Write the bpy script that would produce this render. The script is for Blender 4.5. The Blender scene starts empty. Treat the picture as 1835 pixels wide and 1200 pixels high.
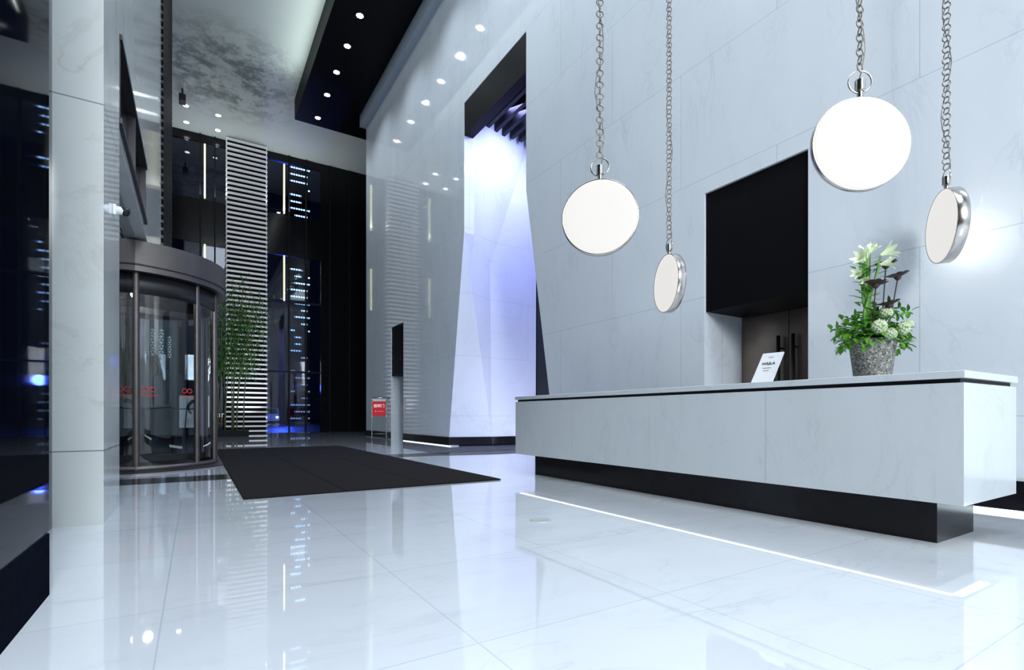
import bpy, bmesh, math, random
from mathutils import Vector, Matrix
random.seed(7)
S=0.85; TH=math.radians(31.9); C=math.cos(TH); SN=math.sin(TH)
scene=bpy.context.scene
scene.view_settings.view_transform='Standard'
COL=scene.collection
# ---------------------------------------------------------------- mesh builder
class MB:
    def __init__(s): s.v=[];s.f=[];s.m=[];s.sm=[];s.mi=0
    def add(s,vs,fs,smooth=False):
        o=len(s.v); s.v+=[tuple(v) for v in vs]
        for f in fs: s.f.append(tuple(i+o for i in f)); s.m.append(s.mi); s.sm.append(smooth)
        return s
    def box(s,x0,x1,y0,y1,z0,z1):
        return s.add([(x0,y0,z0),(x1,y0,z0),(x1,y1,z0),(x0,y1,z0),(x0,y0,z1),(x1,y0,z1),(x1,y1,z1),(x0,y1,z1)],
              [(0,3,2,1),(4,5,6,7),(0,1,5,4),(1,2,6,5),(2,3,7,6),(3,0,4,7)])
    def prismx(s,poly,x0,x1):
        n=len(poly); vs=[(x0,y,z) for y,z in poly]+[(x1,y,z) for y,z in poly]
        fs=[tuple(range(n)),tuple(range(2*n-1,n-1,-1))]+[(i,i+n,(i+1)%n+n,(i+1)%n) for i in range(n)]
        return s.add(vs,fs)
    def lathe(s,prof,n=32,c=(0,0,0),axis='z',a0=0,a1=2*math.pi,smooth=True):
        full=abs(a1-a0-2*math.pi)<1e-6; k=n if full else n+1
        vs=[];fs=[]
        for r,h in prof:
            for i in range(k):
                a=a0+(a1-a0)*i/n; x,y=r*math.cos(a),r*math.sin(a)
                p=(x,y,h) if axis=='z' else ((x,h,y) if axis=='y' else (h,x,y))
                vs.append((p[0]+c[0],p[1]+c[1],p[2]+c[2]))
        for j in range(len(prof)-1):
            for i in range(k if full else k-1):
                i2=(i+1)%k; fs.append((j*k+i,j*k+i2,(j+1)*k+i2,(j+1)*k+i))
        return s.add(vs,fs,smooth)
    def cyl(s,c,r,h,n=20,axis='z',r2=None):
        if r2 is None: r2=r
        s.lathe([(1e-4,0),(r,0)],n,c,axis,smooth=False); s.lathe([(r,0),(r2,h)],n,c,axis); s.lathe([(r2,h),(1e-4,h)],n,c,axis,smooth=False); return s
    def tube(s,path,r,n=8,closed=False):
        P=[Vector(p) for p in path]; k=len(P); rr=r if isinstance(r,(list,tuple)) else [r]*k
        vs=[];fs=[]; prev=None
        for i,p in enumerate(P):
            if closed: t=P[(i+1)%k]-P[i-1]
            else: t=P[min(i+1,k-1)]-P[max(i-1,0)]
            t.normalize()
            if prev is None:
                a=Vector((0,0,1)) if abs(t.z)<.9 else Vector((1,0,0)); u=t.cross(a).normalized()
            else: u=(prev-t*prev.dot(t)).normalized()
            prev=u; w=t.cross(u)
            for j in range(n):
                a=2*math.pi*j/n; vs.append(p+(u*math.cos(a)+w*math.sin(a))*rr[i])
        for i in range(k if closed else k-1):
            for j in range(n):
                i2=(i+1)%k; fs.append((i*n+j,i*n+(j+1)%n,i2*n+(j+1)%n,i2*n+j))
        if not closed:
            fs.append(tuple(range(n-1,-1,-1))); fs.append(tuple((k-1)*n+j for j in range(n)))
        return s.add(vs,fs,True)
    def torus(s,c,R,r,n=24,m=8,axis='y'):
        pts=[]
        for i in range(n):
            a=2*math.pi*i/n; x,y=R*math.cos(a),R*math.sin(a)
            p=(x,0,y) if axis=='y' else ((0,x,y) if axis=='x' else (x,y,0))
            pts.append((p[0]+c[0],p[1]+c[1],p[2]+c[2]))
        return s.tube(pts,r,m,True)
    def leaf(s,b,d,L,W,fold=.25,droop=.2):
        b=Vector(b); d=Vector(d).normalized(); a=Vector((0,0,1)) if abs(d.z)<.9 else Vector((1,0,0))
        w=d.cross(a).normalized(); n=w.cross(d).normalized()
        pts=[b]
        for t,ww in ((.3,.8),(.6,1.),(.85,.55)):
            c=b+d*L*t-n*droop*L*t*t
            pts+=[c+w*W*ww*.5+n*W*fold*.5,c,c-w*W*ww*.5+n*W*fold*.5]
        pts.append(b+d*L-n*droop*L)
        fs=[(0,2,1),(0,3,2),(1,2,5,4),(2,3,6,5),(4,5,8,7),(5,6,9,8),(7,8,10),(8,9,10)]
        return s.add(pts,fs,True)
def mk(name,mb,mats,parent=None,loc=(0,0,0),rot=(0,0,0),kind=None,label=None,cat=None,group=None,bevel=0,fix=True):
    me=bpy.data.meshes.new(name)
    me.from_pydata(mb.v,[],mb.f); 
    if not isinstance(mats,(list,tuple)): mats=[mats]
    for m in mats: me.materials.append(m)
    me.polygons.foreach_set('material_index',mb.m); me.polygons.foreach_set('use_smooth',mb.sm)
    if fix:
        bm=bmesh.new(); bm.from_mesh(me); bmesh.ops.recalc_face_normals(bm,faces=bm.faces); bm.to_mesh(me); bm.free()
    ob=bpy.data.objects.new(name,me); COL.objects.link(ob); ob.location=loc; ob.rotation_euler=rot
    setp(ob,parent,kind,label,cat,group)
    if bevel:
        b=ob.modifiers.new('b','BEVEL'); b.width=bevel*S; b.segments=2; b.limit_method='ANGLE'
    return ob
def setp(ob,parent=None,kind=None,label=None,cat=None,group=None):
    if parent: ob.parent=parent
    if kind: ob['kind']=kind
    if label: ob['label']=label
    if cat: ob['category']=cat
    if group: ob['group']=group
def empty(name,loc,label,cat,rot=(0,0,0),group=None):
    e=bpy.data.objects.new(name,None); e.empty_display_size=.1; COL.objects.link(e); e.location=loc; e.rotation_euler=rot
    setp(e,None,None,label,cat,group); return e
def clone(ob,name,parent,loc,rot=None):
    o=ob.copy(); COL.objects.link(o); o.parent=parent; o.location=loc
    if rot is not None: o.rotation_euler=rot
    return o
def textmesh(name,txt,size,mat,parent,loc,rot,align='CENTER',kind=None):
    cu=bpy.data.curves.new(name+'_c','FONT'); cu.body=txt; cu.size=size; cu.align_x=align; cu.align_y='CENTER'; cu.extrude=.002
    t=bpy.data.objects.new('tmp',cu); COL.objects.link(t); bpy.context.view_layer.update()
    me=bpy.data.meshes.new_from_object(t.evaluated_get(bpy.context.evaluated_depsgraph_get()))
    bpy.data.objects.remove(t); me.materials.clear(); me.materials.append(mat)
    o=bpy.data.objects.new(name,me); COL.objects.link(o); o.location=loc; o.rotation_euler=rot; o.parent=parent
    if kind:o['kind']=kind
    return o
def box(name,x0,x1,y0,y1,z0,z1,mat,**k): return mk(name,MB().box(x0,x1,y0,y1,z0,z1),mat,**k)
def plan(u,z): x=(u-917.5)/912*z; return (x*C+z*SN, z*C-x*SN)
# ---------------------------------------------------------------- materials
def newmat(n):
    m=bpy.data.materials.new(n); m.use_nodes=True; nt=m.node_tree; b=nt.nodes['Principled BSDF']; return m,nt,b
def simple(n,col,rough=.5,metal=0,spec=.5,em=None,es=0,noise=0,nscale=20,trans=0):
    m,nt,b=newmat(n); c=(*col,1)
    b.inputs['Roughness'].default_value=rough; b.inputs['Metallic'].default_value=metal
    b.inputs['Specular IOR Level'].default_value=spec; b.inputs['Base Color'].default_value=c
    if em: b.inputs['Emission Color'].default_value=(*em,1); b.inputs['Emission Strength'].default_value=es
    if trans: b.inputs['Transmission Weight'].default_value=trans
    tn=nt.nodes.new('ShaderNodeTexNoise'); tn.inputs['Scale'].default_value=nscale
    tc=nt.nodes.new('ShaderNodeTexCoord'); nt.links.new(tc.outputs['Object'],tn.inputs['Vector'])
    mx=nt.nodes.new('ShaderNodeMix'); mx.data_type='RGBA'
    k=1-noise; mx.inputs['A'].default_value=(col[0]*k,col[1]*k,col[2]*k,1); mx.inputs['B'].default_value=(min(1,col[0]*(1+noise)),min(1,col[1]*(1+noise)),min(1,col[2]*(1+noise)),1)
    nt.links.new(tn.outputs['Fac'],mx.inputs['Factor']); nt.links.new(mx.outputs['Result'],b.inputs['Base Color'])
    return m
def marble(n,col,vein,mode,bw,bh,ox=0,oy=0,rough=.08,joint=(.35,.4,.45),mort=.006,veinamt=.6,vs=.45,spec=.5,coat=0):
    m,nt,b=newmat(n); L=nt.links; N=nt.nodes
    g=N.new('ShaderNodeNewGeometry'); sc=N.new('ShaderNodeVectorMath'); sc.operation='SCALE'; sc.inputs['Scale'].default_value=1/S
    L.new(g.outputs['Position'],sc.inputs[0]); sp=N.new('ShaderNodeSeparateXYZ'); L.new(sc.outputs[0],sp.inputs[0])
    cb=N.new('ShaderNodeCombineXYZ')
    if mode=='floor':
        ax=N.new('ShaderNodeMath'); ax.inputs[1].default_value=ox; L.new(sp.outputs['X'],ax.inputs[0])
        ay=N.new('ShaderNodeMath'); ay.inputs[1].default_value=oy; L.new(sp.outputs['Y'],ay.inputs[0])
    else:
        a0=N.new('ShaderNodeMath'); L.new(sp.outputs['X'],a0.inputs[0]); L.new(sp.outputs['Y'],a0.inputs[1])
        ax=N.new('ShaderNodeMath'); ax.inputs[1].default_value=ox; L.new(a0.outputs[0],ax.inputs[0])
        ay=N.new('ShaderNodeMath'); ay.inputs[1].default_value=oy; L.new(sp.outputs['Z'],ay.inputs[0])
    L.new(ax.outputs[0],cb.inputs['X']); L.new(ay.outputs[0],cb.inputs['Y'])
    br=N.new('ShaderNodeTexBrick'); br.offset=0 if mode=='floor' else .5; br.inputs['Scale'].default_value=1
    br.inputs['Brick Width'].default_value=bw; br.inputs['Row Height'].default_value=bh; br.inputs['Mortar Size'].default_value=mort
    br.inputs['Mortar Smooth'].default_value=.1; br.inputs['Bias'].default_value=0
    br.inputs['Color1'].default_value=(1,1,1,1); br.inputs['Color2'].default_value=(.96,.965,.97,1); br.inputs['Mortar'].default_value=(*joint,1)
    L.new(cb.outputs[0],br.inputs['Vector'])
    mp=N.new('ShaderNodeMapping'); mp.inputs['Rotation'].default_value=(.5,.6,.7); mp.inputs['Scale'].default_value=(1,2.6,1)
    L.new(sc.outputs[0],mp.inputs[0])
    n1=N.new('ShaderNodeTexNoise'); n1.inputs['Scale'].default_value=vs; n1.inputs['Detail'].default_value=9; n1.inputs['Roughness'].default_value=.62; n1.inputs['Distortion'].default_value=1.2
    L.new(mp.outputs[0],n1.inputs['Vector'])
    r1=N.new('ShaderNodeValToRGB'); e=r1.color_ramp; e.elements[0].position=.475; e.elements[0].color=(0,0,0,1); e.elements[1].position=.525; e.elements[1].color=(0,0,0,1); x=e.elements.new(.5); x.color=(1,1,1,1)
    L.new(n1.outputs['Fac'],r1.inputs[0])
    n2=N.new('ShaderNodeTexNoise'); n2.inputs['Scale'].default_value=vs*1.4; n2.inputs['Detail'].default_value=6; L.new(mp.outputs[0],n2.inputs['Vector'])
    r2=N.new('ShaderNodeMapRange'); r2.inputs['From Min'].default_value=.4; r2.inputs['From Max'].default_value=.75; L.new(n2.outputs['Fac'],r2.inputs[0])
    mu=N.new('ShaderNodeMath'); mu.operation='MULTIPLY'; L.new(r1.outputs[0],mu.inputs[0]); L.new(r2.outputs[0],mu.inputs[1])
    ad=N.new('ShaderNodeMath'); ad.operation='MULTIPLY_ADD'; ad.inputs[1].default_value=.3; L.new(r2.outputs[0],ad.inputs[0]); L.new(mu.outputs[0],ad.inputs[2])
    m2=N.new('ShaderNodeMath'); m2.operation='MULTIPLY'; m2.inputs[1].default_value=veinamt; m2.use_clamp=True; L.new(ad.outputs[0],m2.inputs[0])
    mx=N.new('ShaderNodeMix'); mx.data_type='RGBA'; mx.inputs['A'].default_value=(*col,1); mx.inputs['B'].default_value=(*vein,1); L.new(m2.outputs[0],mx.inputs['Factor'])
    ml=N.new('ShaderNodeMix'); ml.data_type='RGBA'; ml.blend_type='MULTIPLY'; ml.inputs['Factor'].default_value=1
    L.new(mx.outputs['Result'],ml.inputs['A']); L.new(br.outputs['Color'],ml.inputs['B']); L.new(ml.outputs['Result'],b.inputs['Base Color'])
    b.inputs['Roughness'].default_value=rough; b.inputs['Specular IOR Level'].default_value=spec
    if coat: b.inputs['Coat Weight'].default_value=coat; b.inputs['Coat Roughness'].default_value=.02
    return m
def glassmat(n,tint=(.75,.85,.9),refl=.25,rough=.0):
    m=bpy.data.materials.new(n); m.use_nodes=True; nt=m.node_tree; nt.nodes.clear(); N=nt.nodes
    o=N.new('ShaderNodeOutputMaterial'); t=N.new('ShaderNodeBsdfTransparent'); t.inputs[0].default_value=(*tint,1)
    g=N.new('ShaderNodeBsdfGlossy'); g.inputs['Roughness'].default_value=rough; fr=N.new('ShaderNodeFresnel'); fr.inputs[0].default_value=1.45
    ad=N.new('ShaderNodeMath'); ad.inputs[1].default_value=refl*.2; ad.use_clamp=True; nt.links.new(fr.outputs[0],ad.inputs[0])
    mx=N.new('ShaderNodeMixShader'); nt.links.new(ad.outputs[0],mx.inputs[0]); nt.links.new(t.outputs[0],mx.inputs[1]); nt.links.new(g.outputs[0],mx.inputs[2]); nt.links.new(mx.outputs[0],o.inputs[0]); return m
M_wall=marble('marble_wall',(.72,.775,.835),(.50,.56,.63),'wall',3.4,1.95,.6,.95,rough=.05,joint=(.74,.77,.8),mort=.006,veinamt=.42,coat=.2)
M_col=marble('marble_column',(.60,.64,.63),(.42,.42,.38),'wall',9,3.2,2,-.68,rough=.10,veinamt=.6,vs=.9)
M_floor=marble('marble_floor',(.76,.81,.875),(.56,.61,.67),'floor',1.2,1.2,1.34,.42,rough=.03,joint=(.76,.79,.82),mort=.004,veinamt=.55,coat=.8,vs=.7)
M_count=marble('marble_counter',(.66,.71,.74),(.50,.55,.58),'floor',60,60,20,20,rough=.14,veinamt=.5,vs=1.1)
M_black=simple('black_gloss_stone',(.008,.008,.010),.15,noise=.4,nscale=6,spec=.25)
M_blackm=simple('black_matte',(.010,.010,.012),.55,noise=.3,spec=.2)
M_blackp=simple('black_panel',(.003,.003,.004),.5,noise=.3,spec=.08)
M_blackb=simple('black_base_stone',(.006,.008,.014),.6,noise=.4,spec=0)
M_soff=simple('soffit_black',(.004,.004,.005),.5,noise=.3,spec=.1)
M_dglass=simple('dark_glass',(.002,.003,.006),.02,spec=.35)
M_sglass=simple('side_glass',(.002,.003,.006),.03,spec=.12)
M_glass=glassmat('clear_glass',(.7,.76,.78))
M_fglass=glassmat('facade_glass',(.55,.6,.75),.1)
M_bronze=simple('bronze_metal',(.13,.12,.115),.42,.75,noise=.15,nscale=4)
M_dmetal=simple('dark_metal',(.05,.05,.055),.4,.7,noise=.15,nscale=4)
M_chrome=simple('brushed_nickel',(.60,.56,.52),.2,1,noise=.08,nscale=40)
M_chain=simple('aged_nickel',(.26,.225,.19),.35,1,noise=.2,nscale=30)
M_steel=simple('brown_steel',(.26,.21,.175),.28,.95,noise=.25,nscale=3)
M_diff=simple('opal_diffuser',(.20,.195,.185),.6,spec=.03,em=(1,.975,.94),es=.74)
M_led=simple('led_white',(1,1,1),.5,em=(.97,1,.84),es=4.5)
M_ledc=simple('led_cool',(1,1,1),.5,em=(.75,.92,1),es=2.5)
M_ledy=simple('led_warm_strip',(1,1,1),.5,em=(1,1,.42),es=1.5)
M_spot=simple('downlight_lens',(1,1,1),.5,em=(.85,.93,1),es=60)
M_cspot=simple('ceiling_lens',(1,1,1),.5,em=(.85,.95,1),es=14)
M_wht=simple('white_plastic',(.7,.73,.77),.35,noise=.03)
M_slat=simple('louvre_white',(.72,.73,.76),.4,noise=.05,em=(.9,.95,1),es=.2)  # faint self-glow put into the slats so they look lit
M_red=simple('sign_red',(.62,.02,.03),.4,em=(.8,.03,.04),es=.12)
M_redem=simple('logo_red',(.45,.03,.02),.4,em=(.9,.05,.03),es=.12)
M_txtw=simple('text_white',(.85,.85,.85),.5,em=(1,1,1),es=.5)
M_txtk=simple('text_dark',(.03,.03,.04),.5)
M_mat=simple('mat_black',(.014,.013,.011),.95,spec=.1,noise=.6,nscale=160)
M_stem=simple('stem_green',(.10,.25,.05),.5,noise=.3)
M_leaf=simple('leaf_green',(.12,.34,.035),.45,noise=.75,nscale=14)
M_leafd=simple('bamboo_leaf',(.08,.22,.05),.5,noise=.6,nscale=4)
M_lily=simple('petal_cream',(.80,.90,.64),.5,noise=.12,nscale=20,em=(.8,.9,.6),es=.08)
M_hyd=simple('hydrangea_white',(.62,.72,.50),.6,noise=.2,nscale=30)
M_dark=simple('petal_maroon',(.04,.02,.018),.6,noise=.4)
M_stalk=simple('bamboo_stalk',(.12,.15,.07),.5,noise=.4)
M_trim=simple('grey_plaster',(.36,.42,.50),.6,noise=.05)
M_reflection_petal=simple('reflection_petal_glow',(.8,.85,.85),.3,em=(.9,1,.98),es=.5)
def terrazzo():
    m,nt,b=newmat('pot_concrete'); N=nt.nodes;L=nt.links
    tc=N.new('ShaderNodeTexCoord'); v=N.new('ShaderNodeTexVoronoi'); v.inputs['Scale'].default_value=95; L.new(tc.outputs['Object'],v.inputs['Vector'])
    r=N.new('ShaderNodeValToRGB'); r.color_ramp.interpolation='CONSTANT'; r.color_ramp.elements[0].color=(.09,.09,.085,1); r.color_ramp.elements[1].color=(.24,.24,.22,1); r.color_ramp.elements[1].position=.2
    e=r.color_ramp.elements.new(.85); e.color=(.42,.42,.38,1); e=r.color_ramp.elements.new(.5); e.color=(.20,.195,.185,1)
    sp=N.new('ShaderNodeSeparateColor'); L.new(v.outputs['Color'],sp.inputs[0]); L.new(sp.outputs[0],r.inputs[0]); L.new(r.outputs[0],b.inputs['Base Color'])
    bp=N.new('ShaderNodeBump'); bp.inputs['Strength'].default_value=.4; bp.inputs['Distance'].default_value=.01; L.new(v.outputs['Distance'],bp.inputs['Height']); L.new(bp.outputs[0],b.inputs['Normal'])
    b.inputs['Roughness'].default_value=.8; return m
M_pot=terrazzo()
def ceilmat():
    m,nt,b=newmat('ceiling_paint_shadow_mottle'); N=nt.nodes;L=nt.links
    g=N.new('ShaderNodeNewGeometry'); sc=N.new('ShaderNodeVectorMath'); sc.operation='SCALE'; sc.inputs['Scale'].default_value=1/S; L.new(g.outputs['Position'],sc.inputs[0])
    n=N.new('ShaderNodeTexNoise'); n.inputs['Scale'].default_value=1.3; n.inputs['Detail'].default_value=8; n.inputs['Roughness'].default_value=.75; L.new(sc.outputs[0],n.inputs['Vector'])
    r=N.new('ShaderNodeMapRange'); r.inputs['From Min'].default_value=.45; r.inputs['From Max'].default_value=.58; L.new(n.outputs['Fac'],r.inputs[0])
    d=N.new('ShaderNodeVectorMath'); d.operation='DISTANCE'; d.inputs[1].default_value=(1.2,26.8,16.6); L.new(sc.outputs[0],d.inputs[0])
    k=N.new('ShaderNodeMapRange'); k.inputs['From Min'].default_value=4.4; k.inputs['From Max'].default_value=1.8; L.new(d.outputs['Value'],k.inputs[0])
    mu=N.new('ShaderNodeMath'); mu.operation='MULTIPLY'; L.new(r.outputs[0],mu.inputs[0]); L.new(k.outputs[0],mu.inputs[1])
    mx=N.new('ShaderNodeMix'); mx.data_type='RGBA'; mx.inputs['A'].default_value=(.76,.80,.78,1); mx.inputs['B'].default_value=(.28,.31,.31,1); L.new(mu.outputs[0],mx.inputs['Factor']); L.new(mx.outputs['Result'],b.inputs['Base Color'])  # mottled shadow and reflection patch mixed into the ceiling colour
    b.inputs['Roughness'].default_value=.5; return m
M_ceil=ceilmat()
def towermat():
    m,nt,b=newmat('tower_windows'); N=nt.nodes;L=nt.links
    tc=N.new('ShaderNodeTexCoord'); sp=N.new('ShaderNodeSeparateXYZ'); L.new(tc.outputs['Object'],sp.inputs[0])
    def M(op,a,v=None,c=None):
        q=N.new('ShaderNodeMath'); q.operation=op; L.new(a,q.inputs[0])
        if v is not None:
            if isinstance(v,(int,float)): q.inputs[1].default_value=v
            else: L.new(v,q.inputs[1])
        if c is not None: q.inputs[2].default_value=c
        return q.outputs[0]
    z=M('MULTIPLY',sp.outputs['Z'],1/1.0); band=M('COMPARE',M('FRACT',z),.5,.11)
    xx=M('MULTIPLY',sp.outputs['X'],1/.34); gap=M('COMPARE',M('FRACT',xx),.5,.34)
    cb=N.new('ShaderNodeCombineXYZ'); L.new(M('FLOOR',M('MULTIPLY',sp.outputs['X'],1.1)),cb.inputs[0]); L.new(M('FLOOR',z),cb.inputs[1])
    wn=N.new('ShaderNodeTexWhiteNoise'); wn.noise_dimensions='2D'; L.new(cb.outputs[0],wn.inputs['Vector'])
    on=M('GREATER_THAN',wn.outputs['Value'],.5)
    e=M('MULTIPLY',M('MULTIPLY',M('MULTIPLY',band,gap),on),9)
    hi=N.new('ShaderNodeMapRange'); hi.inputs['From Min'].default_value=8; hi.inputs['From Max'].default_value=24; hi.inputs['To Min'].default_value=.12; L.new(sp.outputs['Z'],hi.inputs[0])
    e=M('MULTIPLY',e,hi.outputs[0])
    b.inputs['Base Color'].default_value=(.005,.006,.01,1); b.inputs['Emission Color'].default_value=(.45,.75,1,1); L.new(e,b.inputs['Emission Strength']); return m
M_tower=towermat()
# ---------------------------------------------------------------- shell
st=dict(kind='structure')
box('floor',-6,12,-9,33.3,-.3,0,M_floor,**st)
XW=7.1; ZT=15.6
w=MB()
def yz(a,b,c,d): return [(a,c),(b,c),(b,d),(a,d)]
w.prismx(yz(24.9,21.2,0,ZT),XW,XW+.35)
w.prismx(yz(21.2,19.66,4.77,ZT),XW,XW+.35)
w.prismx([(19.66,0),(19.66,ZT),(14.22,ZT),(14.22,6.7),(15.32,2.65),(15.32,0)],XW,XW+.35)
w.prismx(yz(14.22,10.73,10.72,ZT),XW,XW+.35)
w.prismx([(10.73,ZT),(10.73,6.7),(9.45,0),(5.43,0),(5.43,ZT)],XW,XW+.35)
w.prismx(yz(5.43,3.76,4.65,ZT),XW,XW+.35)
w.prismx(yz(3.76,-9,0,ZT),XW,XW+.35)
for yf,yn,zt in ((21.2,19.66,4.77),(5.43,3.76,4.65)):
    w.box(XW+.35,8.4,yf,yf+.15,0,zt); w.box(XW+.35,8.4,yn-.15,yn,0,zt)
mk('wall_right',w,M_wall,**st)
for i,(yf,yn,zt,zs) in enumerate(((21.2,19.66,4.77,2.70),(5.43,3.76,4.65,2.71))):
    box('trim_%d'%(i+1),XW+.04,8.1,yn+.01,yf-.01,zs,zt-.01,M_blackp,**st)
box('door_1',8.1,8.2,19.66,21.2,0,2.7,M_trim,**st)
d=empty('double_door',(8.1,4.595,0),'pair of brown brushed steel doors with long pull handles','door')
for sgn in (-1,1):
    b0,b1=(.006,.83) if sgn>0 else (-.83,-.006)
    p=MB().box(0,.08,b0,b1,.02,2.7); 
    pl=mk('door_leaf',p,M_steel,parent=d,bevel=.006)
    y=.12*sgn
    h=MB().tube([(-.01,y,.9),(-.09,y,.9)],.015,8).tube([(-.01,y,2.1),(-.09,y,2.1)],.015,8).tube([(-.09,y,.7),(-.09,y,2.3)],.028,12)
    mk('door_handle',h,M_dmetal,parent=pl)
W0b=(XW,14.22,9.7);W1=(XW,14.22,6.7);W2=(XW,15.32,2.65);W3=(XW,15.32,.3)
P=(8.4,14.9,6.0);R=(8.51,14.95,.3);I0=(10.3,14.9,11.6);I1=(10.3,14.95,.3);T=(XW,14.22,11.6)
f=MB(); vs=[W0b,W1,W2,W3,P,R,I0,I1,T]
f.add(vs,[(0,4,1),(1,4,5),(1,5,3,2),(8,6,7,5,4,0)])
mk('wall_niche',f,M_wall,fix=False,**st)
w=MB(); w.prismx([(10.73,11.6),(10.73,6.7),(9.45,0),(9.2,0),(9.2,11.6)],XW+.35,10.3)
w.box(XW+.1,10.3,9.2,15.3,11.6,11.75)
mk('wall_niche_side',w,M_wall,**st)
box('window_1',10.32,10.4,9.2,14.9,0,11.6,M_dglass,**st)
box('trim_3',XW+.003,XW+.3,10.76,14.20,9.7,10.7,M_blackp,**st)
for i in range(9):
    x=XW+.55+i*.34
    mk('ceiling_slat',MB().box(x,x+.13,10.75,14.6,10.35,10.85),M_blackm,label='black ceiling louvre blade in the tall lit niche',cat='louvre blade',group='louvre blades in the niche')
b=MB(); b.box(XW-.03,XW,21.2,24.93,.04,.3); b.box(XW-.03,XW,15.3,19.66,.04,.3)
b.add([(XW-.03,15.29,.04),(XW-.03,15.29,.3),(8.5,14.93,.3),(8.5,14.93,.04),(10.3,14.9,.3),(10.3,14.9,.04)],[(0,1,2,3),(3,2,4,5)])
b.box(XW-.03,XW,5.43,9.4,.04,.34); b.box(XW-.03,XW,-9,3.76,.04,.34)
mk('baseboard_right',b,M_black,**st)
b=MB(); b.box(XW-.02,XW,-9,3.76,.0,.04).box(XW-.02,XW,5.43,9.4,0,.04).box(XW+.0,XW+.05,15.3,19.66,0,.02)
mk('trim_4',b,M_ledc,**st)
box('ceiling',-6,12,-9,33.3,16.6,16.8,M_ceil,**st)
box('ceiling_soffit',4.16,6.83,-9,26.95,15.6,16.6,M_soff,**st)
box('ceiling_soffit_end',6.83,9,24.92,26.95,15.6,16.6,M_soff,**st)
box('trim_5',6.80,7.1,-9,24.95,15.05,16.6,M_trim,**st)
# left side
box('window_2',-.95,-.695,-9,3.79,.36,16.6,M_sglass,**st)
box('baseboard_left',-.95,-.693,-9,3.79,0,.345,M_blackb,**st)
box('trim_6',-.94,-.70,-9,3.78,.345,.36,M_dmetal,**st)
box('window_3',-1.15,-1.08,3.79,6.0,0,16.6,M_dglass,**st)
box('wall_column',-1.08,-.72,6.0,7.15,0,16.6,M_col,**st)
w=MB(); w.prismx(yz(7.15,15.8,5.3,16.6),-1.1,-.74); w.prismx(yz(10.75,15.8,4.15,5.3),-1.1,-.74); w.prismx(yz(7.15,10.75,4.15,4.3),-1.1,-.74)
mk('wall_left',w,M_col,**st)
box('window_4',-.9,-.80,7.15,10.75,4.3,5.3,M_dglass,**st)
f=MB(); 
for z in (4.3,5.24): f.box(-.8,-.70,7.2,10.8,z,z+.06)
for y in (7.2,8.95,10.72): f.box(-.8,-.72,y,y+.06,4.3,5.3)
mk('trim_7',f,M_dmetal,**st)
box('window_5',-.95,-.9,7.15,11.25,0,4.15,M_glass,**st)
box('window_6',-.95,-.9,14.3,22,0,4.15,M_glass,**st)
e=MB(); e.box(-1.15,-.80,16.0,21.9,4.1,16.6); mk('wall_pier',e,M_blackm,**st)
e=MB()
z=4.2
while z<16.5: e.box(-1.2,-.70,15.95,21.95,z,z+.07); z+=.2
mk('trim_8',e,M_dmetal,**st)
box('window_7',-1.7,-1.62,21.9,33,0,16.6,M_dglass,**st)
box('wall_back',-1,7.45,-9.2,-9,0,16.6,M_wall,**st)
# far facade
YF=33.
w=MB(); w.box(-2,10.5,YF,YF+.2,10.6,13.0); w.box(6.6,12,YF-.02,YF+.2,0,16.6); w.box(-2,6.6,YF,YF+.2,16.15,16.6); w.box(-2,1.4,YF,YF+.2,7.3,7.8)
mk('wall_far',w,M_black,**st)
w=MB()
for x in (-1.6,.2,.9,4.75,5.7): w.box(x,x+.07,YF-.1,YF+.12,0,16.6)
for z in (3.6,7.8): w.box(3.5,6.6,YF-.08,YF+.1,z,z+.1)
for x in (7.1,8.3,9.6): w.box(x,x+.05,YF-.1,YF,0,16.6)
mk('trim_9',w,M_blackm,**st)
box('window_8',-2,6.6,YF+.05,YF+.09,0,16.6,M_fglass,**st)
lc=empty('louvred_column',(2.5,32.4,0),'tall square column clad in white horizontal louvres','column')
mk('core',MB().box(-.98,.98,.14,.6,0,16.55),M_blackp,parent=lc)
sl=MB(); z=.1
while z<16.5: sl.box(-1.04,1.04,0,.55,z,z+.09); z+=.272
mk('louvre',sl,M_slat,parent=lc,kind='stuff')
for (x,z0,z1) in ((.45,13.05,16.05),(.45,7.8,10.5),(4.5,13.05,16.0),(4.5,7.85,10.55)):
    mk('light_strip',MB().box(x-.04,x+.04,YF-.12,YF-.06,z0,z1),M_ledy,label='thin vertical pale yellow light strip on dark glass facade',cat='light strip',group='vertical light strips on the glass facade')
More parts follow.
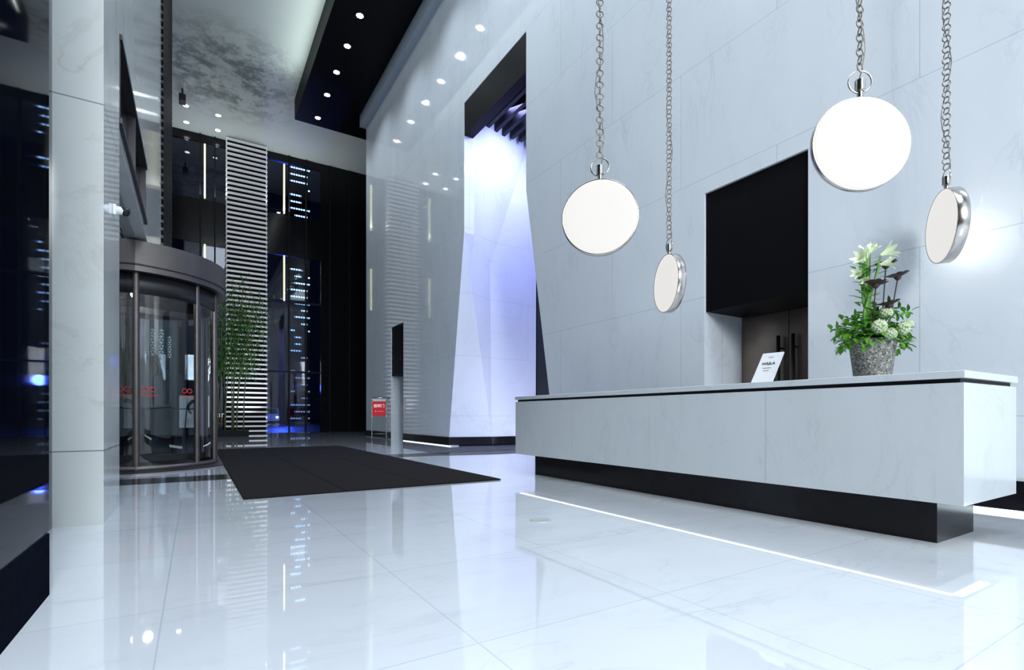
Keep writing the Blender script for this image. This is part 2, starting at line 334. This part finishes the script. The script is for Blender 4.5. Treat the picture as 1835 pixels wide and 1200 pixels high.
# ---------------------------------------------------------------- downlights
def downlight(x,y,z,lens,r,grp,lab):
    e=empty('downlight',(x,y,z),lab,'downlight',group=grp)
    mk('trim_ring',MB().lathe([(r*1.0,-.004),(r*1.25,-.012),(r*1.25,0)],24),M_dmetal,parent=e)
    mk('lens',MB().lathe([(1e-4,-.006),(r,-.006)],24),lens,parent=e)
SP=[26.2,24.1,22.3,20.5,18.7,16.9,15.1,13.3,11.5,9.7,7.9,6.1,4.3,2.5,.7,-1.1,-2.9]
for y in SP: downlight(5.1,y,15.6,M_spot,.12,'soffit downlights','bright round recessed downlight in black soffit')
for x,y in ((-.4,30.4),(1.02,30.5),(-.4,32.1),(1.05,32.1)): downlight(x,y,16.6,M_cspot,.13,'ceiling downlights','small round recessed downlight in white ceiling')
def light(kind,loc,power,col=(1,1,1),size=.3,rot=(0,0,0),spot=None,blend=.6,sy=None,aim=None):
    l=bpy.data.lights.new('lamp_'+kind,kind); l.energy=power; l.color=col
    o=bpy.data.objects.new('lamp_'+kind.lower(),l); COL.objects.link(o); o.location=loc; o.rotation_euler=rot
    if aim: o.rotation_euler=(Vector(aim)-Vector(loc)).to_track_quat('-Z','Y').to_euler()
    if kind=='AREA':
        l.shape='RECTANGLE'; l.size=size*S; l.size_y=(sy or size)*S
    else: l.shadow_soft_size=size*S
    if kind=='SPOT': l.spot_size=math.radians(spot); l.spot_blend=blend
    return o
for y in SP[::2]: light('SPOT',(5.1,y-.2,15.5),310,(.82,.91,1),.12,spot=120,blend=.8)
light('AREA',(2,-3.5,16.4),540,(.84,.92,1),5,sy=6)  # added fill at ceiling level behind the camera, no fixture
light('AREA',(1.6,8,16.5),230,(.87,.94,1),2,sy=8)  # added overhead fill out of view, no fixture
light('AREA',(4.08,17,15.75),85,(.85,1,.93),.5,sy=16,rot=(0,math.radians(105),0))  # added uplight along the soffit edge to brighten the white ceiling
light('AREA',(2.5,32.7,13.2),70,(.85,.95,1),.3,sy=6,rot=(0,math.radians(180),math.radians(90)))  # added uplight on the facade beam to lift the far ceiling
light('AREA',(.3,-8,6.5),1080,(.95,.98,1),3,sy=4,aim=(7,5,1.5))  # added fill behind the camera, aimed at the wall and counter front
light('AREA',(9.0,12.6,10.3),400,(.38,.41,1),1.6,rot=(math.radians(18),0,0),sy=2.2)
light('AREA',(9.3,12.2,.35),55,(.75,.77,1),.8,rot=(math.radians(140),0,0))
light('SPOT',(2.5,31.2,.2),420,(.9,.95,1),.1,spot=80,aim=(2.5,32.6,6))
light('POINT',(8.0,60,6),2500,(.05,.12,1),.5)
light('POINT',(6.0,38,3),200,(.08,.15,1),.3)
# ---------------------------------------------------------------- reception counter
cx0,cx1,cy0,cy1=4.75,5.92,1.407,7.516
rc=empty('reception_counter',(4.75,cy0,0),'long white marble reception counter on recessed black plinth','reception counter')
def L(x0,x1,y0,y1,z0,z1): return (x0-cx0,x1-cx0,y0-cy0,y1-cy0,z0,z1)
bb=MB(); ys=[1.407,2.925,4.43,5.95,7.516]
for i in range(4): bb.box(*L(cx0,cx1,ys[i]+(.002 if i else 0),ys[i+1]-.002,.342,1.245))
mk('body',bb,M_count,parent=rc)
mk('shadow_gap',MB().box(*L(cx0+.03,cx1-.03,cy0+.03,cy1-.03,1.245,1.278)),M_blackm,parent=rc)
mk('countertop',MB().box(*L(cx0-.01,cx1+.01,cy0-.01,cy1+.01,1.278,1.335)),M_count,parent=rc,bevel=.006)
mk('plinth',MB().box(*L(4.95,5.72,1.63,7.2,0,.342)),M_black,parent=rc)
mk('led_strip',MB().box(*L(4.81,4.835,1.5,7.45,.338,.343)),M_led,parent=rc)
mk('led_strip',MB().box(*L(4.84,5.4,1.44,1.50,.338,.343)),M_led,parent=rc)
# ---------------------------------------------------------------- pendants
D=.75
def pendant(u,v,hpx,phi,lab,T=.05):
    z=912*D/hpx; x,y=plan(u,z); zc=1+(745-v)/912*z; a=math.atan2(x,y); R0=D/2
    e=empty('pendant_lamp',(x,y,zc),lab,'pendant lamp',rot=(0,0,-a-math.radians(phi)),group='round disc pendant lamps over the counter')
    mk('rim',MB().lathe([(R0*.972,-T),(R0*.988,-T-.002),(R0,-T+.006),(R0,T-.006),(R0*.988,T+.002),(R0*.972,T)],96,axis='y'),M_chrome,parent=e)
    for s in (-1,1):
        pr=[(1e-4,s*(T+.022))]+[(R0*.975*math.sin(t),s*(T-.004+.026*math.cos(t))) for t in [k*math.pi/2/8 for k in range(1,9)]]
        mk('diffuser',MB().lathe(pr,96,axis='y'),M_diff,parent=e)
    mk('neck',MB().cyl((0,0,R0-.005),.022,.06,20).cyl((0,0,R0+.05),.038,.085,24),M_chrome,parent=e)
    mk('hanger_ring',MB().torus((0,0,R0+.125),.088,.007,40,8,'y'),M_chrome,parent=e)
    zt=(15.6 if x>4.16 else 16.6)-zc
    z0=R0+.125+.088+.03; vis=745/912*z+1-zc+.15
    lm=MB().torus((0,0,0),.033,.0055,20,6,'y'); k=0; first=None; zz=z0
    while zz<vis:
        if first is None: first=mk('chain_link',lm,M_chain,parent=e,loc=(0,0,zz),rot=(0,0,.5))
        else: clone(first,'chain_link',e,(0,0,zz),(0,0,.35+(k%2)*math.pi*.35))
        zz+=.058; k+=1
    up=MB()
    while zz<zt-.05:
        up.torus((0,0,zz),.033,.0055,10,4,'y' if k%2 else 'x'); zz+=.058; k+=1
    up.cyl((0,0,zt-.06),.07,.06,20)
    mk('upper_chain',up,M_chain,parent=e,kind='stuff')
    pts=[(.05*math.sin(i*.9)*(.7+.3*math.sin(i*.37)),.03*math.cos(i*.7),R0+.12+(zt-R0-.12)*i/90) for i in range(91)]
    mk('power_cord',MB().tube(pts,.004,5),M_chain,parent=e)
    return e,(x,y,zc)
pendant(1075,390,136,2,'round opal disc pendant lamp with nickel rim facing forward',.03)
pendant(1199,508,103,65,'round opal disc pendant lamp turned nearly edge-on showing chrome rim')
pendant(1541,259,168,-29,'large round opal disc pendant lamp with nickel hanging ring',.022)
_,q4=pendant(1696,405,129,69,'round opal disc pendant lamp turned sideways close to marble wall')
light('POINT',(q4[0]+.26,q4[1]-.05,q4[2]-.1),1.6,(1,.97,.82),.15)
# ---------------------------------------------------------------- flower arrangement
px=.005
fx,fy=5.15,2.165
fl=empty('flower_arrangement',(fx,fy,1.335),'rough concrete pot of white lilies, hydrangeas and dark flowers','potted flowers',rot=(0,0,-TH))
pr=[(1e-4,0),(.138,0),(.142,.01),(.182,.335),(.182,.345),(.165,.345),(.16,.30),(1e-4,.30)]
mk('pot',MB().lathe(pr,48),M_pot,parent=fl)
def PT(u,v,dy=0): return ((u-1563)*px, dy, (678-v)*px)
lf=MB()
for i in range(420):
    a=random.uniform(0,2*math.pi); t=random.random()**.5
    r=.33*t; zc=.42+.19*random.random()*(1.2-t)-.12*t*random.random()*1.6
    d=Vector((math.cos(a),math.sin(a),random.uniform(-.5,.7)))
    lf.leaf((r*math.cos(a)*.8,r*math.sin(a)*.6,zc),d,random.uniform(.05,.11),random.uniform(.035,.06),.3,.35)
for (u,v) in ((1505,600),(1512,620),(1620,560),(1618,612),(1610,590),(1530,575),(1500,588),(1605,625),(1575,548),(1525,610),(1600,556),(1520,570)):
    for k in range(9):
        a=k*2*math.pi/9; c=PT(u,v,random.uniform(-.1,.1)); lf.leaf(c,(math.cos(a),-.3,math.sin(a)),.07,.045,.3,.3)
    lf.tube([(0,0,.3),((u-1563)*px*.5,0,(678-v)*px*.8+.08),PT(u,v,0)],.005,5)
mk('foliage',lf,M_leaf,parent=fl,kind='stuff',fix=False)
def hyd(u,v,r,dy=-.1):
    m=MB(); c=Vector(PT(u,v,dy))
    for i in range(60):
        q=1-2*(i+.5)/60; a=i*2.4; s=math.sqrt(1-q*q); n=Vector((s*math.cos(a),s*math.sin(a),q)); p=c+n*r
        t=n.orthogonal().normalized(); b=n.cross(t)
        for k in range(4):
            an=k*math.pi/2+i; dd=(t*math.cos(an)+b*math.sin(an)); w2=(t*-math.sin(an)+b*math.cos(an))
            m.add([p,p+dd*r*.22+w2*r*.16+n*.006,p+dd*r*.36+n*.003,p+dd*r*.22-w2*r*.16+n*.006],[(0,1,2,3)])
    return m
for u,v,r,dy in ((1548,592,.055,-.19),(1588,596,.05,-.19),(1578,563,.05,-.06),(1566,604,.045,-.2),(1600,588,.04,-.17)):
    mk('hydrangea_bloom',hyd(u,v,r,dy),M_hyd,parent=fl,fix=False)
def lily(u,v,dx,dz,sz=.15,dy=-.04):
    c=Vector(PT(u,v,dy)); ax=Vector((dx,-.35,dz)).normalized(); t=ax.orthogonal().normalized(); b=ax.cross(t)
    m=MB()
    for k in range(6):
        a=k*math.pi/3; rd=t*math.cos(a)+b*math.sin(a); side=ax.cross(rd)
        pts=[];L2=sz
        for s,wd,o in ((0,.10,.04),(.35,.2,.12),(.65,.24,.3),(.88,.14,.52),(1,.01,.62)):
            p=c+ax*L2*s*.95+rd*L2*o; pts+= [p+side*L2*wd*.75,p+rd*-.004,p-side*L2*wd*.75]
        fs=[]
        for j in range(4): fs+=[(3*j,3*j+1,3*j+4,3*j+3),(3*j+1,3*j+2,3*j+5,3*j+4)]
        m.add(pts,fs,True)
    lo=mk('lily_bloom',m,M_lily,parent=fl,fix=False)
    st=MB().tube([(0,0,.32),(-.04+(u-1563)*px*.4,0,.7),(c.x,c.y,c.z)],.008,6)
    mk('lily_stem',st,M_stem,parent=lo)
lily(1545,470,-.9,.35,.12);lily(1556,462,-.2,1,.13,.02);lily(1572,460,.9,.45,.13);lily(1562,480,.7,.15,.11,-.1);lily(1540,490,-.7,-.1,.09,-.02);lily(1566,450,.3,.8,.09,.05);lily(1548,500,-.5,-.5,.08,-.05)
lv=MB()
for i in range(50):
    v=random.uniform(475,560); u=1552+random.uniform(-9,9); s=random.choice((-1,1)); lv.leaf(PT(u,v,random.uniform(-.06,.04)),(s,random.uniform(-.6,.6),.7),random.uniform(.06,.13),.03,.2,.25)
for o in (-7,-3,2,6): lv.tube([PT(1556+o,600),PT(1553+o*1.2,560,.02*o/6),PT(1551-o,520,-.02),PT(1553+o,490,.01)],.011,6)
mk('stem_cluster',lv,M_leaf,parent=fl,fix=False)
def cosmos(u,v,dy,tilt):
    m=MB(); c=Vector(PT(u,v,dy))
    for k in range(10):
        a=k*2*math.pi/10; m.leaf(c,(math.cos(a),math.sin(a)*.8,.25+tilt*math.cos(a)),.10,.07,.2,-.1)
    m.lathe([(1e-4,.035),(.025,.02),(.03,0),(.015,-.02),(1e-4,-.03)],12,tuple(c))
    o=mk('dark_flower',m,M_dark,parent=fl,fix=False)
    mk('flower_stem',MB().tube([(.03,0,.34),((u-1563)*px*.75,dy*.5,.6*c.z),tuple(c)],.005,6),M_dark,parent=o)
cosmos(1590,476,.02,.1);cosmos(1604,499,-.03,.2);cosmos(1552,518,-.12,-.1);cosmos(1578,552,-.1,.2)
# ---------------------------------------------------------------- counter notice panel
an=31.9+math.degrees(math.atan((1364-917.5)/912)); X=5.05; Y=X/math.tan(math.radians(an))
sg=empty('table_sign',(X,Y,1.335),'white tilted notice panel on dark stand','notice stand',rot=(0,0,math.radians(-84)))
pz,py=.33,.27
pm=MB().add([(-.11,0,.02),(.11,0,.02),(.11,py,.02+pz),(-.11,py,.02+pz),(-.11,.02,.012),(.11,.02,.012),(.11,py+.015,.012+pz),(-.11,py+.015,.012+pz)],[(0,1,2,3),(7,6,5,4),(0,4,5,1),(1,5,6,2),(2,6,7,3),(3,7,4,0)])
mk('panel',pm,M_wht,parent=sg)
til=math.atan2(pz,py)
for t,s,zf in (('HAJLA',.05,.62),('———',.03,.47),('——',.03,.38),('———',.02,.84)):
    textmesh('lettering',t,s,M_txtk,sg,(0,py*zf-.004,.023+pz*zf),(til,0,0))
mk('stand',MB().add([(-.08,.02,.0),(.08,.02,.0),(.08,.3,.0),(-.08,.3,.0),(-.02,.2,.245),(.02,.2,.245),(.02,.3,.005),(-.02,.3,.005)],[(0,1,2,3),(4,5,6,7)]),M_dmetal,parent=sg)
# ---------------------------------------------------------------- revolving door
RX,RY=-1.1,12.75; rr=1.47
rd=empty('revolving_door',(RX,RY,0),'round bronze-framed glass revolving door with deep canopy','revolving door')
mk('canopy',MB().lathe([(1e-4,3.62),(1.40,3.62),(1.45,3.56),(1.66,3.56)],72).lathe([(1.66,3.56),(1.66,4.1)],72).lathe([(1.66,4.1),(1e-4,4.1)],72),M_bronze,parent=rd)
mk('canopy_trim',MB().lathe([(1.665,3.66),(1.675,3.66),(1.675,3.69),(1.665,3.69)],72),M_dmetal,parent=rd)
mk('base_ring',MB().lathe([(1.40,0),(1.52,0),(1.52,.09),(1.40,.09)],72),M_bronze,parent=rd)
mk('threshold_grille',MB().lathe([(1e-4,.012)]+[(r*.06,.012+(.006 if r%2 else 0)) for r in range(1,31)],72,smooth=False),M_dmetal,parent=rd)
for a0,a1 in ((-130,-62),(-62,-10),(60,130)):
    g=MB().lathe([(rr,.09),(rr,3.56)],24,a0=math.radians(a0),a1=math.radians(a1)); mk('drum_glass',g,M_glass,parent=rd,fix=False)
for a in (-82,-40,-12,28,62,128):
    c=math.radians(a); mk('post',MB().cyl((rr*math.cos(c),rr*math.sin(c),0),.05 if a!=-12 else .065,3.6,12),M_bronze,parent=rd)
mk('header_ring',MB().lathe([(1.42,3.2),(1.5,3.2),(1.5,3.56),(1.42,3.56),(1.42,3.2)],72),M_dmetal,parent=rd)
mk('centre_shaft',MB().cyl((0,0,0),.05,3.6,16),M_bronze,parent=rd)
for k in range(3):
    a=math.radians(20+120*k); wg=MB()
    wg.box(.06,1.34,-.025,.025,.06,.2).box(.06,1.34,-.025,.025,3.1,3.22).box(.06,.13,-.025,.025,.06,3.22).box(1.27,1.34,-.025,.025,.06,3.22)
    ww=mk('door_wing',wg,M_bronze,parent=rd,rot=(0,0,a))
    mk('wing_glass',MB().box(.13,1.27,-.004,.004,.2,3.1),M_glass,parent=ww)
    mk('push_bar',MB().tube([(.2,-.06,1.15),(1.2,-.06,1.15)],.012,8),M_dmetal,parent=ww)
for aa in (-49,-75):
    c=math.radians(aa); q=rr+.01
    lg=MB(); tx,ty=-math.sin(c),math.cos(c)
    base=Vector((q*math.cos(c),q*math.sin(c),1.45))
    for s in (-.06,.05):
        pts=[base+Vector((tx*(s+.05*math.cos(t)),ty*(s+.05*math.cos(t)),.04*math.sin(t)+.03)) for t in [i*2*math.pi/20 for i in range(20)]]
        lg.tube(pts,.007,6,True)
    lg.tube([base+Vector((tx*-.15,ty*-.15,-.07)),base+Vector((tx*.15,ty*.15,-.07))],.006,5)
    lg.tube([base+Vector((tx*-.1,ty*-.1,-.1)),base+Vector((tx*.1,ty*.1,-.1))],.004,5)
    mk('glass_logo',lg,M_redem,parent=rd,label='red double-loop logo on door glass')
for a in (-60,-20,20,-100):
    c=math.radians(a); mk('canopy_light',MB().cyl((.85*math.cos(c),.85*math.sin(c),3.6),.04,.03,16),M_cspot,parent=rd)
light('POINT',(RX+.3,RY-.3,3.4),8,(1,.9,.8),.08)
def petals(x,y,zt,zb):  # glowing petals hung here to stand in for chandelier reflections in the glass
    e=empty('reflection_pendant',(x,y,zt),'slim white petal pendant added in place of a chandelier reflection in the door glass','pendant lamp',group='added stand-ins for chandelier reflections by the entrance')
    m=MB(); n=0; z=zb-zt
    while z<zb-zt+.7:
        for k in range(4):
            a=k*2*math.pi/4+n*.8; m.leaf((.01*math.cos(a),.01*math.sin(a),z+.08),(math.cos(a),math.sin(a),-.8),.085,.05,.4,.3)
        z+=.085; n+=1
    mk('reflection_petal',m,M_reflection_petal,parent=e,fix=False)
    mk('reflection_pendant_rod',MB().tube([(0,0,zb-zt),(0,0,0)],.008,6),M_dmetal,parent=e)
petals(-.76,21.3,4.1,3.0); petals(-.80,17.2,4.1,2.65)
# ---------------------------------------------------------------- floor mat + floor inlays
mb=MB()
for a,b in ((.49,1.67),(1.68,2.86),(2.87,4.05)): mb.box(a,b,6.84,17.3,.0,.022)
mk('floor_mat',mb,M_mat,label='large black ribbed entrance mat on marble floor',cat='floor mat',bevel=.004)
box('trim_10',-.9,.49,9.2,10.0,0,.003,M_black,**st)
box('trim_11',4.0,8.6,11.9,12.9,0,.003,M_black,**st)
mk('floor_socket',MB().lathe([(1e-4,.003),(.075,.003),(.08,.005),(.1,.005),(.102,0)],32),simple('socket_metal',(.5,.53,.52),.4,.3),loc=(2.81,4.0,0),label='small round metal floor outlet cover',cat='floor outlet')
# ---------------------------------------------------------------- sign stand
ss=empty('sign_stand',(6.62,21.3,0),'chrome floor stand holding a red notice panel','sign stand',rot=(0,0,-TH+.1))
fr=MB()
for x in (-.3,.3): fr.tube([(x,0,.02),(x,0,1.76)],.018,8); fr.box(x-.03,x+.03,-.2,.2,0,.03)
fr.tube([(-.3,0,1.76),(.3,0,1.76)],.018,8).tube([(-.3,0,.25),(.3,0,.25)],.012,8)
mk('frame',fr,M_chrome,parent=ss)
mk('panel',MB().box(-.27,.27,-.012,.012,1.0,1.62),M_red,parent=ss)
mk('panel_header',MB().box(-.27,.27,-.014,.014,1.62,1.72),M_wht,parent=ss)
textmesh('lettering','旋转门',.15,M_txtw,ss,(0,-.02,1.42),(math.pi/2,0,0))
textmesh('lettering','← ———',.08,M_txtw,ss,(0,-.02,1.2),(math.pi/2,0,0))
wb=MB().cyl((0,0,0),.035,.03,16,'x'); mk('wall_button',wb,M_dmetal,loc=(XW-.03,21.5,1.75),label='small round black button on marble wall',cat='button')
# ---------------------------------------------------------------- bamboo
bx,by=plan(408,25.)
bt=empty('bamboo_plant',(bx,by,0),'tall green bamboo in a low dark planter','bamboo')
mk('planter',MB().box(-.8,.9,-.4,.4,0,.3),M_blackm,parent=bt)
lf=MB()
for k in range(10):
    x=random.uniform(-.55,.75); y=random.uniform(-.3,.3); lean=random.uniform(-.3,1.1); H=random.uniform(6.,7.6)
    pts=[(x+lean*(t**2.2),y+.3*t*t,.25+H*t) for t in [i/10 for i in range(11)]]
    mk('stalk',MB().tube(pts,[.035*(1-.7*i/10) for i in range(11)],6),M_stalk,parent=bt)
    for j in range(300):
        t=random.uniform(.42,1); p=Vector((x+lean*(t**2.2),y+.3*t*t,.4+H*t))+Vector((random.gauss(0,.42),random.gauss(0,.3),random.gauss(0,.2)))
        lf.leaf(p,(random.uniform(-1,1),random.uniform(-1,1),random.uniform(-.9,.2)),random.uniform(.16,.3),.055,.2,.3)
mk('foliage',lf,M_leafd,parent=bt,kind='stuff',fix=False)
light('SPOT',(bx-.2,by-3.5,.3),130,(.8,1,.6),.1,spot=60,aim=(bx,by,5))
# ---------------------------------------------------------------- poster on easel
pe=empty('poster_easel',(-.02,19.6,0),'portrait poster with dark-haired woman on black easel','poster',rot=(0,0,-TH*.2))
mk('board',MB().box(-.42,.42,-.02,.02,.62,1.66),simple('poster_paper',(.7,.7,.7),.5,em=(1,1,1),es=.12),parent=pe)
f=MB(); 
def disc(m,cx,cz,rx,rz,y,a0=0,a1=2*math.pi,n=24):
    m.add([(cx+rx*math.cos(a0+(a1-a0)*i/n),y,cz+rz*math.sin(a0+(a1-a0)*i/n)) for i in range(n)],[tuple(range(n))])
disc(f,0,1.28,.20,.26,-.024); f.mi=1; disc(f,0,1.24,.13,.18,-.027); f.add([(-.07,-.026,1.15),(.07,-.026,1.15),(.09,-.026,.95),(.3,-.026,.86),(.34,-.026,.72),(-.34,-.026,.72),(-.3,-.026,.86),(-.09,-.026,.95)],[tuple(range(8))])
f.mi=0
for x in (-.05,.05): disc(f,x,1.27,.022,.01,-.029)
disc(f,0,1.15,.03,.01,-.029)
mk('portrait',f,[M_txtk,simple('portrait_tone',(.6,.55,.52),.6,em=(.6,.55,.52),es=.15)],parent=pe,fix=False)
el=MB()
for x in (-.3,.3): el.tube([(x,-.04,0),(x*.6,.0,1.7)],.018,6)
el.tube([(0,.35,0),(0,.03,1.6)],.018,6).tube([(-.3,-.03,.6),(.3,-.03,.6)],.018,6)
mk('easel',el,M_blackm,parent=pe)
es=empty('exit_sign',(1.05,32.5,1.0),'small dark sign with white EXIT lettering','sign')
mk('plate',MB().box(-.45,.45,0,.05,-.35,.2),M_blackm,parent=es)
mk('sign_post',MB().box(-.03,.03,.01,.05,-1.,-.35),M_dmetal,parent=es)
textmesh('lettering','EXIT',.3,M_txtw,es,(0,-.01,.02),(math.pi/2,0,0)); textmesh('lettering','4',.25,M_redem,es,(.2,-.01,-.2),(math.pi/2,0,0))
# ---------------------------------------------------------------- security cameras
sc=empty('security_camera',(-.72,6.65,3.12),'white wall-mounted security camera with black dome','security camera')
mk('mount',MB().box(0,.03,-.06,.06,-.05,.06),M_wht,parent=sc,bevel=.008)
mk('camera_body',MB().cyl((.03,0,.015),.04,.07,20,'x'),M_wht,parent=sc)
mk('lens_dome',MB().lathe([(.042*math.cos(t),.015-.05*math.sin(t)) for t in [k*math.pi/16 for k in range(9)]],24,(.10,0,.0)).lathe([(.044,.015),(.044,.045),(1e-4,.045)],24,(.10,0,0)),M_black,parent=sc)
cc=empty('ceiling_camera',(-.52,28.9,16.6),'small dark camera hanging from the ceiling','security camera')
mk('bracket',MB().cyl((0,0,-.35),.04,.35,10),M_dmetal,parent=cc); mk('camera_body',MB().box(-.14,.14,-.25,.2,-.7,-.35),M_dmetal,parent=cc,bevel=.03)
# ---------------------------------------------------------------- exterior
box('ground',-60,60,33.3,150,-.3,-.02,simple('asphalt',(.02,.022,.03),.35,noise=.3),kind='structure')
box('ground_side',-60,-6,-9,33.3,-.3,-.02,simple('asphalt2',(.02,.022,.03),.35,noise=.3),kind='structure')
mk('office_tower',MB().box(0,3.6,0,6,0,60),M_tower,loc=(13.6,95,-.02),label='dark office tower with rows of blue-lit windows',cat='building')
vx,vy=plan(483,70.)
vn=empty('van',(vx,vy,-.02),'white van with headlights seen through the glass','van',rot=(0,0,-TH+.55))
bd=MB().prismx([(-2.2,.35),(-2.25,1.0),(-1.5,1.25),(-.9,2.1),(2.4,2.1),(2.5,.35)],-1,1)
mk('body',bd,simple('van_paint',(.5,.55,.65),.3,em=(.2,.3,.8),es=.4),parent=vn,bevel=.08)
mk('windscreen',MB().add([(-.85,-1.5,1.3),(.85,-1.5,1.3),(.8,-.95,2.02),(-.8,-.95,2.02)],[(0,1,2,3)]),M_dglass,parent=vn,loc=(0,-.03,.02))
for x in (-1,.85):
    for y in (-1.4,1.5): mk('wheel',MB().cyl((x,y,.4),.4,.2,20,'x'),M_blackm,parent=vn)
for x in (-.7,.7): mk('headlight',MB().cyl((x,-2.3,.85),.14,.06,14,'y'),M_cspot,parent=vn)
# ---------------------------------------------------------------- world + camera
wd=bpy.data.worlds.new('night'); scene.world=wd; wd.use_nodes=True; wd.node_tree.nodes['Background'].inputs[0].default_value=(.02,.03,.08,1); wd.node_tree.nodes['Background'].inputs[1].default_value=.12
cam=bpy.data.cameras.new('camera'); co=bpy.data.objects.new('camera',cam); COL.objects.link(co)
co.location=(0,0,1); co.rotation_euler=(math.pi/2,0,-TH); cam.sensor_width=36; cam.lens=912/1835*36; cam.shift_y=145/1835; cam.clip_end=500; cam.clip_start=.05
scene.camera=co
# ---------------------------------------------------------------- final metric scaling (h units -> metres)
done=set(); SM=Matrix.Scale(S,4)
for o in bpy.data.objects:
    o.location=o.location*S
    if o.type=='MESH' and o.data.name not in done: done.add(o.data.name); o.data.transform(SM)
